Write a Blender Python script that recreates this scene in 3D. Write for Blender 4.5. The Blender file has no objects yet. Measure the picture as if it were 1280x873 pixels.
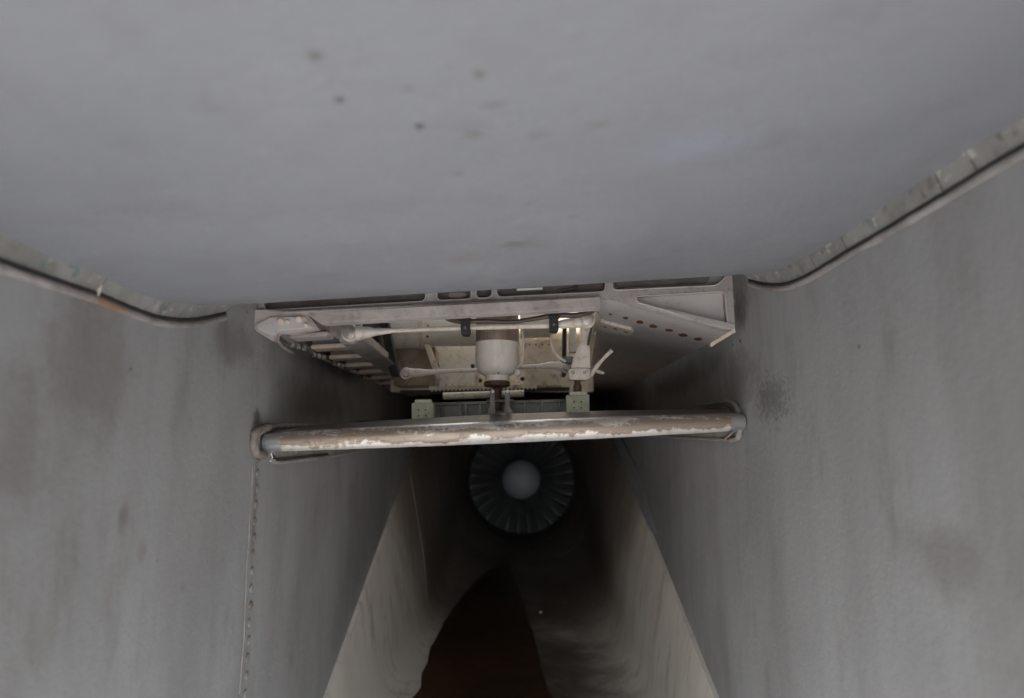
import bpy, bmesh, math, random
from mathutils import Vector, Matrix, noise
random.seed(7)
R = math.radians
S = bpy.context.scene
C = S.collection

# ------------------------------------------------------------------ camera
PITCH, YAW = 8.27, 0.67
F = 850.0
cam_d = bpy.data.cameras.new('camera')
cam = bpy.data.objects.new('camera', cam_d); C.objects.link(cam)
cam_d.sensor_width = 36.0
cam_d.lens = 36.0 * F / 1280.0
cam_d.clip_start = 0.02; cam_d.clip_end = 2000
cam.location = (0, 0, 0)
cam.rotation_euler = (R(90 + PITCH), 0, R(YAW))
cam_d.dof.use_dof = True
cam_d.dof.focus_distance = 1.30
cam_d.dof.aperture_fstop = 3.2
S.camera = cam
CR = cam.rotation_euler.to_matrix()

# ------------------------------------------------------------------ light
SUN_EL, SUN_AZ = 62.0, 190.0          # sun stands high in front of the intake
w = bpy.data.worlds.new('World'); S.world = w; w.use_nodes = True
nt = w.node_tree
sky = nt.nodes.new('ShaderNodeTexSky'); sky.sky_type = 'NISHITA'; sky.sun_disc = False
sky.sun_elevation = R(SUN_EL); sky.sun_rotation = R(SUN_AZ)
bg = nt.nodes['Background']; bg.inputs['Strength'].default_value = 0.15
nt.links.new(sky.outputs[0], bg.inputs[0])
sl = bpy.data.lights.new('sun', 'SUN'); sl.energy = 4.0; sl.angle = R(0.5); sl.color = (1, .95, .88)
so = bpy.data.objects.new('sun', sl); C.objects.link(so)
d = Vector((math.sin(R(SUN_AZ)) * math.cos(R(SUN_EL)), math.cos(R(SUN_AZ)) * math.cos(R(SUN_EL)), math.sin(R(SUN_EL))))
so.rotation_euler = d.to_track_quat('Z', 'Y').to_euler()
so.location = (0, 0, 20)
S.view_settings.view_transform = 'Standard'; S.view_settings.look = 'None'
S.cycles.max_bounces = 14; S.cycles.diffuse_bounces = 10
S.view_settings.exposure = 1.9; S.view_settings.gamma = 1

# ------------------------------------------------------------------ helpers
def ray(px, py):
    return CR @ Vector(((px - 640) / F, (436.5 - py) / F, -1))
def at(px, py, Y):  r = ray(px, py); return r * (Y / r.y)
def atx(px, py, X): r = ray(px, py); return r * (X / r.x)
def atz(px, py, Z): r = ray(px, py); return r * (Z / r.z)
XL, XR = -0.45, 0.42

def nd(t, ty, **kw):
    n = t.nodes.new(ty)
    for k, v in kw.items(): setattr(n, k, v)
    return n
def math_(t, op, a, b=None, clamp=False):
    n = nd(t, 'ShaderNodeMath', operation=op); n.use_clamp = clamp
    for i, v in enumerate((a, b)):
        if v is None: continue
        if isinstance(v, (int, float)): n.inputs[i].default_value = v
        else: t.links.new(v, n.inputs[i])
    return n.outputs[0]
def ramp(t, f, a, b):
    n = nd(t, 'ShaderNodeMapRange'); n.interpolation_type = 'SMOOTHSTEP'
    n.inputs['From Min'].default_value = a; n.inputs['From Max'].default_value = b
    t.links.new(f, n.inputs['Value']); return n.outputs[0]
def noise_(t, vec, scale, detail=4, rough=.55, stretch=(1, 1, 1), off=(0, 0, 0)):
    mp = nd(t, 'ShaderNodeMapping'); mp.inputs['Scale'].default_value = stretch; mp.inputs['Location'].default_value = off
    t.links.new(vec, mp.inputs['Vector'])
    n = nd(t, 'ShaderNodeTexNoise'); n.inputs['Scale'].default_value = scale
    n.inputs['Detail'].default_value = detail; n.inputs['Roughness'].default_value = rough
    t.links.new(mp.outputs[0], n.inputs['Vector']); return n.outputs['Fac']
def mix(t, f, a, b):
    n = nd(t, 'ShaderNodeMix', data_type='RGBA')
    if isinstance(f, (int, float)): n.inputs['Factor'].default_value = f
    else: t.links.new(f, n.inputs['Factor'])
    for i, v in ((6, a), (7, b)):
        if isinstance(v, tuple): n.inputs[i].default_value = (*v, 1)
        else: t.links.new(v, n.inputs[i])
    return n.outputs[2]
def blob(t, pos, c, r, rough=.35, sc=12, r0=0.25):
    """irregular patch with its own shape round the point c (semi-axes r)"""
    s = nd(t, 'ShaderNodeVectorMath', operation='SUBTRACT'); s.inputs[1].default_value = c; t.links.new(pos, s.inputs[0])
    dv = nd(t, 'ShaderNodeVectorMath', operation='DIVIDE'); dv.inputs[1].default_value = r; t.links.new(s.outputs[0], dv.inputs[0])
    ln = nd(t, 'ShaderNodeVectorMath', operation='LENGTH'); t.links.new(dv.outputs[0], ln.inputs[0])
    n = noise_(t, pos, sc, 5, .65)
    v = math_(t, 'ADD', ln.outputs['Value'], math_(t, 'MULTIPLY', math_(t, 'SUBTRACT', n, .5), rough * 4))
    o = ramp(t, v, 1.0, r0); return o
def begin(name):
    m = bpy.data.materials.new(name); m.use_nodes = True; t = m.node_tree
    g = nd(t, 'ShaderNodeNewGeometry')
    return m, t, t.nodes['Principled BSDF'], g.outputs['Position']
def bump(t, b, h, dist, st=1.0):
    n = nd(t, 'ShaderNodeBump'); n.inputs['Distance'].default_value = dist; n.inputs['Strength'].default_value = st
    t.links.new(h, n.inputs['Height']); t.links.new(n.outputs[0], b.inputs['Normal'])

def paint(name, col, col2, rough=.45, metal=0.0, streak=(1, 1, 1), sc=3.0, dirt=.5, dirtcol=(.09, .07, .055),
          chips=None, chipcol=(.75, .72, .66), chipt=.62, bumpd=.0006, blobs=(), fsc=60, stains=None, rear=None, runs=0):
    m, t, b, pos = begin(name)
    n1 = noise_(t, pos, sc, 6, .6, streak)
    c = mix(t, ramp(t, n1, .35, .65), col, col2)
    n2 = noise_(t, pos, sc * 4, 6, .7, streak, (5, 2, 9))
    c = mix(t, math_(t, 'MULTIPLY', ramp(t, n2, .48, .75), dirt), c, dirtcol)
    n3 = noise_(t, pos, fsc * 4, 3, .6)
    c = mix(t, math_(t, 'MULTIPLY', ramp(t, n3, .60, .80), .35 * min(1, dirt + .2)), c, dirtcol)
    if runs:
        nr1 = noise_(t, pos, 22, 6, .7, (1, 1, .06), (7, 0, 0)); nr2 = noise_(t, pos, 140, 4, .7, (1, 1, .35), (1, 0, 0))
        c = mix(t, math_(t, 'MULTIPLY', ramp(t, nr1, .50, .72), runs), c, (.11, .095, .08))
        c = mix(t, math_(t, 'MULTIPLY', ramp(t, nr2, .55, .75), runs * .6), c, (.14, .125, .11))
        nsp = noise_(t, pos, 260, 2, .5, (1, 1, 1), (4, 4, 0))
        c = mix(t, math_(t, 'MULTIPLY', ramp(t, nsp, .73, .76), .6), c, (.06, .05, .045))
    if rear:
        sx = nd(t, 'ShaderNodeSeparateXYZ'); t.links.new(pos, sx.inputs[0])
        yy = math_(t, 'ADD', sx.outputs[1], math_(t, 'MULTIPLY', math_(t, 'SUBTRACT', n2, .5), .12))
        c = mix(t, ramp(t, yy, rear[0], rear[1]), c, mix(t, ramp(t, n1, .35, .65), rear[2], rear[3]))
    for (cc, rr, colr, st, ro, bs) in blobs:
        f = blob(t, pos, cc, rr, ro, bs)
        c = mix(t, math_(t, 'MULTIPLY', f, st), c, colr)
    if stains:
        for (nsc, lo, hi, colr, st, off) in stains:
            n = noise_(t, pos, nsc, 4, .6, (1, 1, 1), off)
            c = mix(t, math_(t, 'MULTIPLY', ramp(t, n, lo, hi), st), c, colr)
    if chips:
        n4 = noise_(t, pos, chips, 6, .7, (1, 1, 1), (3, 3, 3))
        f = ramp(t, n4, chipt, chipt + .03)
        c = mix(t, f, c, chipcol)
    t.links.new(c, b.inputs['Base Color'])
    nr = noise_(t, pos, 25, 4)
    t.links.new(math_(t, 'ADD', rough - .1, math_(t, 'MULTIPLY', nr, .25)), b.inputs['Roughness'])
    b.inputs['Metallic'].default_value = metal
    h = math_(t, 'ADD', noise_(t, pos, fsc, 4, .6), math_(t, 'MULTIPLY', noise_(t, pos, fsc * 5, 3), .5))
    bump(t, b, h, bumpd)
    return m

def A(px, py, X): return tuple(atx(px, py, X))
DARK_BROWN = (.05, .042, .036)  # very dark brown of the wall patches at bay height
BRN = (.10, .075, .06)
ceil_m = paint('grey_ceiling_paint', (.195, .197, .209), (.23, .231, .24), .42, dirt=.12, sc=2.2, bumpd=.0009, fsc=110, runs=.10,
    blobs=[(tuple(atz(x, y, .24)), (r * 1.3, r * asp * 1.3, .08), c, min(1, st * 1.25), .3, 60) for x, y, r, asp, c, st in (
        (427, 68, .0042, 1, (.10, .09, .08), .8), (526, 115, .004, 1.3, (.09, .08, .08), .8), (398, 4, .006, 1, (.12, .11, .1), .6),
        (600, 52, .004, 1.6, (.13, .12, .1), .6), (512, 62, .005, .7, (.14, .13, .12), .5), (620, 95, .01, .6, (.16, .14, .13), .5),
        (594, 132, .008, .9, (.17, .15, .14), .5), (574, 186, .006, .9, (.16, .14, .13), .5), (645, 287, .018, .9, (.16, .14, .12), .45),
        (580, 298, .035, .9, (.19, .17, .16), .4), (745, 136, .01, .8, (.18, .17, .16), .45), (672, 142, .01, .8, (.18, .17, .16), .4),
        (400, 322, .012, .7, (.18, .16, .15), .45), (716, 259, .005, .8, (.15, .14, .14), .5), (660, 237, .008, .7, (.19, .18, .17), .4),
        (870, 180, .05, .7, (.25, .26, .30), .5))])
def wall_mat(name, X, blobs):
    return paint(name, (.222, .214, .207), (.29, .285, .278), .5, dirt=.42, dirtcol=(.12, .105, .09), sc=3.2, streak=(1, 1, .35), bumpd=.0007, fsc=90, blobs=blobs, runs=.14)
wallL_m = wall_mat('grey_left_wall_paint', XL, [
    (A(420, 440, XL), (.2, .38, .12), (.075, .06, .05), .75, .35, 9),  # this and the next patch: shade of the bay painted on the wall
    (A(400, 500, XL), (.2, .34, .07), DARK_BROWN, .6, .3, 14),
    (A(110, 470, XL), (.2, .10, .11), (.13, .11, .095), .5, .4, 14),
    (A(20, 560, XL), (.2, .06, .10), (.11, .09, .08), .4, .4, 14),
    (A(152, 648, XL), (.1, .014, .025), (.12, .09, .08), .5, .35, 30),
    (A(176, 690, XL), (.1, .014, .02), (.15, .12, .11), .4, .35, 30),
    (A(227, 735, XL), (.1, .012, .012), (.13, .10, .11), .4, .3, 30),
    (A(322, 525, XL), (.1, .035, .022), (.045, .035, .028), .85, .5, 50),
    (A(290, 430, XL), (.1, .10, .05), (.09, .07, .06), .5, .4, 20),
    (A(162, 462, XL), (.1, .003, .003), (.06, .03, .02), .9, .2, 90),
    (A(318, 640, XL), (.1, .012, .16), (.10, .08, .065), .5, .3, 30)])
wallR_m = wall_mat('grey_right_wall_paint', XR, [
    (A(925, 470, XR), (.1, .14, .07), (.10, .09, .08), .5, .5, 40),
    (A(965, 500, XR), (.1, .10, .05), (.06, .055, .05), .5, .8, 120),
    (A(928, 385, XR), (.1, .06, .06), (.08, .07, .062), .75, .4, 40),
    (A(850, 475, XR), (.1, .5, .055), DARK_BROWN, .65, .3, 14),  # long dark band at bay height
    (A(1075, 433, XR), (.1, .006, .004), (.08, .07, .065), .7, .3, 60),
    (A(1065, 600, XR), (.1, .0025, .0025), (.07, .06, .06), .8, .2, 60),
    (A(950, 640, XR), (.1, .0025, .002), (.06, .05, .05), .8, .2, 60),
    (A(1180, 700, XR), (.1, .10, .05), (.15, .135, .12), .5, .4, 12)])
frame_m = paint('worn_pinkish_grey_frame', (.36, .315, .29), (.46, .41, .38), .42, dirt=.55, dirtcol=(.11, .08, .06), sc=14, chips=34, chipcol=(.48, .42, .36), chipt=.68, bumpd=.0008, fsc=160)
panel_m = paint('soft_grey_frame_panel', (.45, .41, .385), (.52, .48, .45), .4, dirt=.35, dirtcol=(.13, .10, .08), sc=7, bumpd=.0004,
    blobs=[(tuple(at(905, 385, 1.32)), (.03, .03, .03), (.42, .37, .31), .8, .5, 90)])
rib_m = paint('tan_scuffed_rib', (.56, .44, .34), (.64, .53, .43), .45, dirt=.5, dirtcol=(.14, .10, .07), sc=20, chips=60, chipcol=(.6, .52, .44), chipt=.66)
rib_dark = paint('brown_grey_rib_side', (.16, .135, .12), (.22, .19, .17), .5, dirt=.5, sc=20)
cream_m = paint('cream_bay_paint', (.76, .715, .62), (.82, .79, .71), .4, dirt=.5, dirtcol=(.30, .22, .13), sc=9, bumpd=.0005)
cream2_m = paint('dingy_cream_paint', (.66, .57, .44), (.76, .68, .56), .5, dirt=.75, dirtcol=(.16, .11, .06), sc=10)
cream3_m = paint('brown_stained_paint', (.26, .20, .13), (.38, .31, .22), .5, dirt=.7, dirtcol=(.10, .065, .04), sc=12)
cyl_m = paint('white_actuator_paint', (.74, .67, .58), (.82, .76, .68), .35, dirt=.4, dirtcol=(.45, .35, .25), sc=14, streak=(1, 1, .3), bumpd=.0002)
cylmetal_m = paint('bare_actuator_metal', (.22, .14, .09), (.42, .34, .27), .35, metal=.5, dirt=.6, sc=18, streak=(1.6, 1.6, .1))
rod_m = paint('grimy_cream_rod', (.60, .51, .42), (.72, .64, .55), .4, dirt=.6, dirtcol=(.17, .11, .07), sc=16, chips=70, chipcol=(.66, .60, .52), chipt=.66)
green_m = paint('pale_green_primer', (.40, .42, .30), (.50, .51, .38), .5, dirt=.5, dirtcol=(.16, .14, .08), sc=22)
rail_m = paint('grey_green_rail', (.22, .24, .22), (.30, .32, .30), .5, dirt=.7, dirtcol=(.06, .05, .04), sc=20)
dark_m = paint('near_black', (.018, .016, .015), (.03, .027, .025), .7, dirt=.3)  # near-black for grooves, deck, linings and the gap filler in the bay
rubber_m = paint('black_rubber', (.015, .014, .014), (.025, .022, .02), .5, dirt=.2)
hose_m = paint('brown_black_hose', (.05, .03, .018), (.10, .065, .04), .4, dirt=.3)
rust_m = paint('rust', (.10, .032, .018), (.16, .05, .025), .75, dirt=.4, dirtcol=(.04, .015, .01), sc=60)
rustpost_m = paint('rusty_post', (.09, .05, .03), (.16, .09, .05), .55, metal=.3, dirt=.5, sc=60)
steel_m = paint('dark_steel', (.09, .085, .08), (.15, .14, .13), .4, metal=.6, dirt=.5, sc=30)
bolt_m = paint('scuffed_bolt', (.34, .30, .26), (.5, .45, .40), .4, metal=.4, dirt=.6, sc=90)
bead_m = paint('grey_rubber_bead', (.21, .195, .18), (.29, .27, .25), .5, blobs=[(A(130, 382, XL), (.03, .05, .02), (.22, .11, .05), .7, .5, 90)], dirt=.6, dirtcol=(.14, .07, .04), sc=14, stains=[(26, .62, .68, (.30, .16, .08), .6, (1, 4, 2))])
beadd_m = paint('brown_grey_bead', (.15, .12, .10), (.27, .23, .20), .5, dirt=.7, dirtcol=(.05, .035, .025), sc=30)
gask_m = paint('mottled_green_gasket', (.18, .172, .155), (.25, .24, .22), .55, dirt=.7, dirtcol=(.09, .075, .05), sc=12,
    stains=[(30, .60, .66, (.06, .12, .10), .5, (2, 7, 1)), (50, .60, .66, (.42, .40, .36), .7, (8, 1, 1)), (40, .58, .7, (.10, .075, .05), .8, (1, 9, 3))])
hot = [((-.22, 1.0, -.2), (.09, 2, .1), (.3, .25, .2), .0, .3, 5)]
duct_m = paint('scuffed_duct_liner', (.60, .535, .47), (.70, .64, .575), .42, rear=(2.35, 2.9, (.13, .10, .08), (.20, .165, .135)), dirt=.5, dirtcol=(.15, .11, .085), sc=4, streak=(1, 1, .25), bumpd=.0006,  # liner colour goes darker brown towards the rear
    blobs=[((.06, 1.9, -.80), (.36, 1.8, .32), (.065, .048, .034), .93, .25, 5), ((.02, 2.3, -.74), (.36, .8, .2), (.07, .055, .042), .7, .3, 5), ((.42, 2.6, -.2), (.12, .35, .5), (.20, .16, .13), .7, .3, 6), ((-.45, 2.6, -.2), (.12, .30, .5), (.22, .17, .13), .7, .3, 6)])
duct2_m = paint('dark_brown_duct', (.20, .17, .14), (.28, .245, .21), .38, dirt=.7, dirtcol=(.06, .04, .028), sc=3, streak=(1, .6, .4), bumpd=.0006,  # darker brown duct colour with a dark patch on the floor
    blobs=[((0, 3.2, -.74), (.32, 1.0, .16), (.05, .04, .03), .8, .3, 5)])
floor_st = paint('rusty_oil_film', (.036, .020, .011), (.066, .033, .016), .32, dirt=.6, dirtcol=(.01, .006, .004), sc=7)
spin_m = paint('grey_spinner', (.44, .47, .52), (.50, .53, .58), .4, dirt=.2, sc=6)
blade_m = paint('dark_blade', (.085, .09, .10), (.13, .135, .145), .45, metal=.2, dirt=.4, sc=10)
white_m = paint('off_white_tag', (.72, .70, .64), (.8, .78, .72), .5, dirt=.4)
ground_m = paint('concrete_apron', (.34, .33, .31), (.42, .41, .39), .8, dirt=.4, sc=.6, bumpd=.001)
shell_m = paint('grey_outer_skin', (.23, .23, .24), (.28, .28, .29), .5, dirt=.3)

# worn leading edge: bare brown metal in the middle, peeling white paint above and below
def bar_mat():
    m, t, b, pos = begin('peeling_leading_edge')
    tc = nd(t, 'ShaderNodeTexCoord'); sp = nd(t, 'ShaderNodeSeparateXYZ')
    uv = nd(t, 'ShaderNodeUVMap'); uv.uv_map = 'wear'; t.links.new(uv.outputs[0], sp.inputs[0])
    v = sp.outputs[1]; u = sp.outputs[0]
    n = noise_(t, pos, 16, 8, .74, (.45, 1.5, 3.0)); nf = noise_(t, pos, 90, 5, .7)
    lowf = noise_(t, pos, 9, 5, .65, (1, 0, 0), (4, 0, 0))
    nn = math_(t, 'ADD', math_(t, 'ADD', v, math_(t, 'MULTIPLY', math_(t, 'SUBTRACT', n, .5), .60)), math_(t, 'MULTIPLY', math_(t, 'SUBTRACT', lowf, .5), .85))
    nn = math_(t, 'ADD', nn, math_(t, 'MULTIPLY', math_(t, 'SUBTRACT', nf, .5), .34))
    metal = mix(t, ramp(t, noise_(t, pos, 30, 5, .6, (.12, 1, 1)), .35, .65), (.29, .225, .17), (.43, .345, .27))
    metal = mix(t, math_(t, 'MULTIPLY', ramp(t, nf, .6, .72), .5), metal, (.12, .09, .075))
    white = mix(t, ramp(t, noise_(t, pos, 45, 4, .6), .4, .7), (.66, .62, .56), (.52, .47, .40))
    dark = mix(t, ramp(t, nf, .4, .6), (.12, .105, .095), (.17, .15, .135))
    mott = mix(t, ramp(t, math_(t, 'ADD', n, math_(t, 'MULTIPLY', nf, .5)), .70, .76), (.30, .25, .21), white)
    c = mix(t, ramp(t, nn, .29, .30), white, metal)       # low v = underside
    c = mix(t, ramp(t, nn, .55, .57), c, mott)
    c = mix(t, ramp(t, math_(t, 'ADD', v, math_(t, 'MULTIPLY', math_(t, 'SUBTRACT', nf, .5), .12)), .86, .89), c, dark)
    grey = mix(t, ramp(t, n, .4, .65), (.34, .345, .34), (.19, .175, .155))
    e = math_(t, 'ADD', u, math_(t, 'MULTIPLY', math_(t, 'SUBTRACT', n, .5), .03))
    c = mix(t, math_(t, 'MAXIMUM', ramp(t, e, .037, .033), ramp(t, e, .965, .969)), c, grey)
    t.links.new(c, b.inputs['Base Color'])
    b.inputs['Roughness'].default_value = .32; b.inputs['Metallic'].default_value = .35
    bump(t, b, math_(t, 'ADD', ramp(t, nn, .36, .365), math_(t, 'MULTIPLY', nf, .5)), .0008)
    return m
bar_m = bar_mat()

def thing(name, label, cat, loc=(0, 0, 0), group=None):
    o = bpy.data.objects.new(name, None); C.objects.link(o); o.location = loc; o.empty_display_size = .05
    o['label'] = label; o['category'] = cat
    if group: o['group'] = group
    return o
def tag(o, label, cat, group=None):
    o['label'] = label; o['category'] = cat
    if group: o['group'] = group
    return o
def obj(name, verts, faces, mat, parent=None, smooth=False, bevel=0, label=None, loc=None):
    """world-coordinate mesh linked as ONE object; its origin goes to the parent's, or to loc"""
    org = Vector(parent_world(parent)) if parent else Vector(loc or (0, 0, 0))
    me = bpy.data.meshes.new(name)
    me.from_pydata([tuple(Vector(v) - org) for v in verts], [], faces)
    bm = bmesh.new(); bm.from_mesh(me); bmesh.ops.recalc_face_normals(bm, faces=bm.faces)
    if bevel:
        es = [e for e in bm.edges if len(e.link_faces) == 2 and e.calc_face_angle(0) > .6]
        bmesh.ops.bevel(bm, geom=es, offset=bevel, segments=2, affect='EDGES', clamp_overlap=True)
    bm.to_mesh(me); bm.free()
    if smooth:
        me.shade_smooth()
        me.set_sharp_from_angle(angle=R(38))
    o = bpy.data.objects.new(name, me); C.objects.link(o); me.materials.append(mat)
    if parent: o.parent = parent
    else: o.location = org
    if label: o['label'] = label
    return o
def parent_world(p):
    v = Vector((0, 0, 0))
    while p: v += p.location; p = p.parent
    return v
def prism(pts, ext):
    n = len(pts); ext = Vector(ext)
    V = [Vector(p) for p in pts] + [Vector(p) + ext for p in pts]
    Fc = [list(range(n)), list(range(2 * n - 1, n - 1, -1))] + [[i, (i + 1) % n, n + (i + 1) % n, n + i] for i in range(n)]
    return V, Fc
def slant(x): return -.105 * max(0, min(1, 1 - (x - 316) / 434)) ** 1.0       # the frame's front stands slightly askew between the walls
def plate(name, pix, Y, th, mat, parent, bevel=.0012, **k):        # outline at depth Y, real thickness th
    sk = 1 if (parent and parent.name == 'support_truss') else 0
    V, Fc = prism([at(x, y, Y + sk * slant(x)) for x, y in pix], (0, th, 0)); return obj(name, V, Fc, mat, parent, bevel=bevel, **k)
def box(name, a, b, mat, parent=None, bevel=.0012, **k):
    (x0, y0, z0), (x1, y1, z1) = a, b
    V, Fc = prism([(x0, y0, z0), (x1, y0, z0), (x1, y1, z0), (x0, y1, z0)], (0, 0, z1 - z0)); return obj(name, V, Fc, mat, parent, bevel=bevel, **k)
def smooth_path(P, sub=6):
    P = [Vector(p) for p in P]
    if len(P) < 3: return P
    out = []
    for i in range(len(P) - 1):
        p0 = P[max(i - 1, 0)]; p1 = P[i]; p2 = P[i + 1]; p3 = P[min(i + 2, len(P) - 1)]
        for k in range(sub):
            s = k / sub
            out.append(.5 * ((2 * p1) + (p2 - p0) * s + (2 * p0 - 5 * p1 + 4 * p2 - p3) * s * s + (3 * p1 - p0 - 3 * p2 + p3) * s ** 3))
    return out + [P[-1]]
def tube_geo(P, r, seg=12, wob=0):
    P = [Vector(p) for p in P]; rr = r if isinstance(r, (list, tuple)) else [r] * len(P)
    V = []; Fc = []; up = None
    for i, p in enumerate(P):
        t = (P[min(i + 1, len(P) - 1)] - P[max(i - 1, 0)]).normalized()
        if up is None: up = t.orthogonal().normalized()
        up = (up - t * up.dot(t)).normalized(); s = t.cross(up)
        q = rr[i] * (1 + (wob * noise.noise(p * 60) if wob else 0))
        for k in range(seg):
            a = 2 * math.pi * k / seg; V.append(p + (up * math.cos(a) + s * math.sin(a)) * q)
    for i in range(len(P) - 1):
        for k in range(seg):
            Fc.append([i * seg + k, i * seg + (k + 1) % seg, (i + 1) * seg + (k + 1) % seg, (i + 1) * seg + k])
    Fc.append(list(range(seg))); n = len(P) * seg; Fc.append(list(range(n - 1, n - seg - 1, -1)))
    return V, Fc
def tube(name, P, r, mat, parent=None, sm=True, seg=12, wob=0, sub=6, **k):
    if sm and len(P) > 2:
        if isinstance(r, (list, tuple)):
            rr = []
            for i in range(len(P) - 1):
                for j in range(sub): s = j / sub; s = s * s * (3 - 2 * s); rr.append(r[i] * (1 - s) + r[i + 1] * s)
            r = rr + [r[-1]]
        P = smooth_path(P, sub)
    V, Fc = tube_geo(P, r, seg, wob); return obj(name, V, Fc, mat, parent, smooth=True, **k)
def lathe(name, prof, c, ax, mat, parent=None, seg=32, caps=True, **k):
    ax = Vector(ax).normalized(); u = ax.orthogonal().normalized(); v = ax.cross(u); c = Vector(c); V = []; Fc = []
    for r, h in prof:
        for i in range(seg):
            a = 2 * math.pi * i / seg; V.append(c + ax * h + (u * math.cos(a) + v * math.sin(a)) * r)
    for j in range(len(prof) - 1):
        for i in range(seg):
            Fc.append([j * seg + i, j * seg + (i + 1) % seg, (j + 1) * seg + (i + 1) % seg, (j + 1) * seg + i])
    if caps: Fc.append(list(range(seg))); n = len(prof) * seg; Fc.append(list(range(n - 1, n - seg - 1, -1)))
    return obj(name, V, Fc, mat, parent, smooth=True, **k)
def bolt(name, c, ax, r, h, mat, parent, hexa=False, **k):
    return lathe(name, [(r, 0), (r, h * .7), (r * .8, h), (r * .1, h * 1.02)] if not hexa else [(r, 0), (r, h * .8), (r * .85, h)], c, ax, mat, parent, seg=6 if hexa else 14, **k)
def strip(name, A_, B_, mat, parent=None, th=(0, 0, 0.004), **k):
    n = len(A_); V = [Vector(p) for p in A_] + [Vector(p) for p in B_]; th = Vector(th)
    V += [v + th for v in V]; m = 2 * n; Fc = []
    for i in range(n - 1):
        Fc.append([i, i + 1, n + i + 1, n + i]); Fc.append([m + n + i, m + n + i + 1, m + i + 1, m + i])
        Fc.append([i, m + i, m + i + 1, i + 1]); Fc.append([n + i, n + i + 1, m + n + i + 1, m + n + i])
    Fc.append([0, n, m + n, m]); Fc.append([n - 1, m + n - 1, m + 2 * n - 1, 2 * n - 1] if False else [n - 1, m + n - 1, m + 2 * n - 1, 2 * n - 1])
    return obj(name, V, Fc, mat, parent, smooth=True, **k)

# ------------------------------------------------------------------ setting
g = obj('ground', [(-150, -150, -1.9), (150, -150, -1.9), (150, 150, -1.9), (-150, 150, -1.9)], [[0, 1, 2, 3]], ground_m)
g['kind'] = 'structure'

# ------------------------------------------------------------------ forward ramp (the broad grey ceiling)
L_edge = [(0, 297), (50, 320), (114, 343), (159, 363), (212, 379), (279, 382)]
R_edge = [(1280, 150), (1228, 179), (1180, 211), (1138, 238), (1114, 255), (1055, 295), (1019, 316), (974, 338), (939, 343)]
L_dark = [(0, 327), (60, 348), (120, 368), (159, 384), (199, 397), (239, 399), (278, 391)]
R_dark = [(1280, 185), (1228, 216), (1183, 243), (1138, 270), (1094, 296), (1064, 313), (1025, 337), (1004, 348), (983, 355), (960, 355), (939, 350)]
def on_wall(pts, X, ext=True):
    P = [atx(x, y, X) for x, y in pts]
    if ext:
        z = P[0].z; P = [Vector((X, -.80, z - .02)), Vector((X, .1, z - .006))] + P
    return P
LE = on_wall(L_edge, XL + .008); RE = on_wall(R_edge, XR - .008)
def resample(P, n):
    P = smooth_path(P, 8); d = [0]
    for i in range(1, len(P)): d.append(d[-1] + (P[i] - P[i - 1]).length)
    out = []; j = 0
    for k in range(n):
        s = d[-1] * k / (n - 1)
        while j < len(P) - 2 and d[j + 1] < s: j += 1
        f = (s - d[j]) / max(1e-9, d[j + 1] - d[j]); out.append(P[j].lerp(P[j + 1], min(1, f)))
    return out
NU, NV = 60, 60
a_, b_ = resample(LE, NU), resample(RE, NU)
V = []; Fc = []
for i in range(NU):
    for j in range(NV):
        s = j / (NV - 1); p = a_[i].lerp(b_[i], s)
        p.z += .0012 * noise.noise(Vector((p.x * 4, p.y * 4, 0))) * math.sin(math.pi * s)
        V.append(p)
# rounded lip, then the upper skin
lip = [V[(NU - 1) * NV + j] for j in range(NV)]
rows = NU
for a in (30, 60, 90, 135, 180):
    for j in range(NV): V.append(lip[j] + Vector((0, math.sin(R(a)) * .007, (1 - math.cos(R(a))) * .007)))
    rows += 1
for y_, z_ in ((-.3, .02), (-1.6, .04)):
    for j in range(NV): V.append(lip[j] + Vector((0, y_, z_ + .014)))
    rows += 1
for i in range(rows - 1):
    for j in range(NV - 1): Fc.append([i * NV + j, i * NV + j + 1, (i + 1) * NV + j + 1, (i + 1) * NV + j])
ramp_t = thing('forward_ramp', 'broad smooth grey ceiling panel with faint scuffs, above the open mechanism', 'ramp panel', tuple((LE[-1] + RE[-1]) / 2))
obj('skin', V, Fc, ceil_m, ramp_t, smooth=True)

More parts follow.
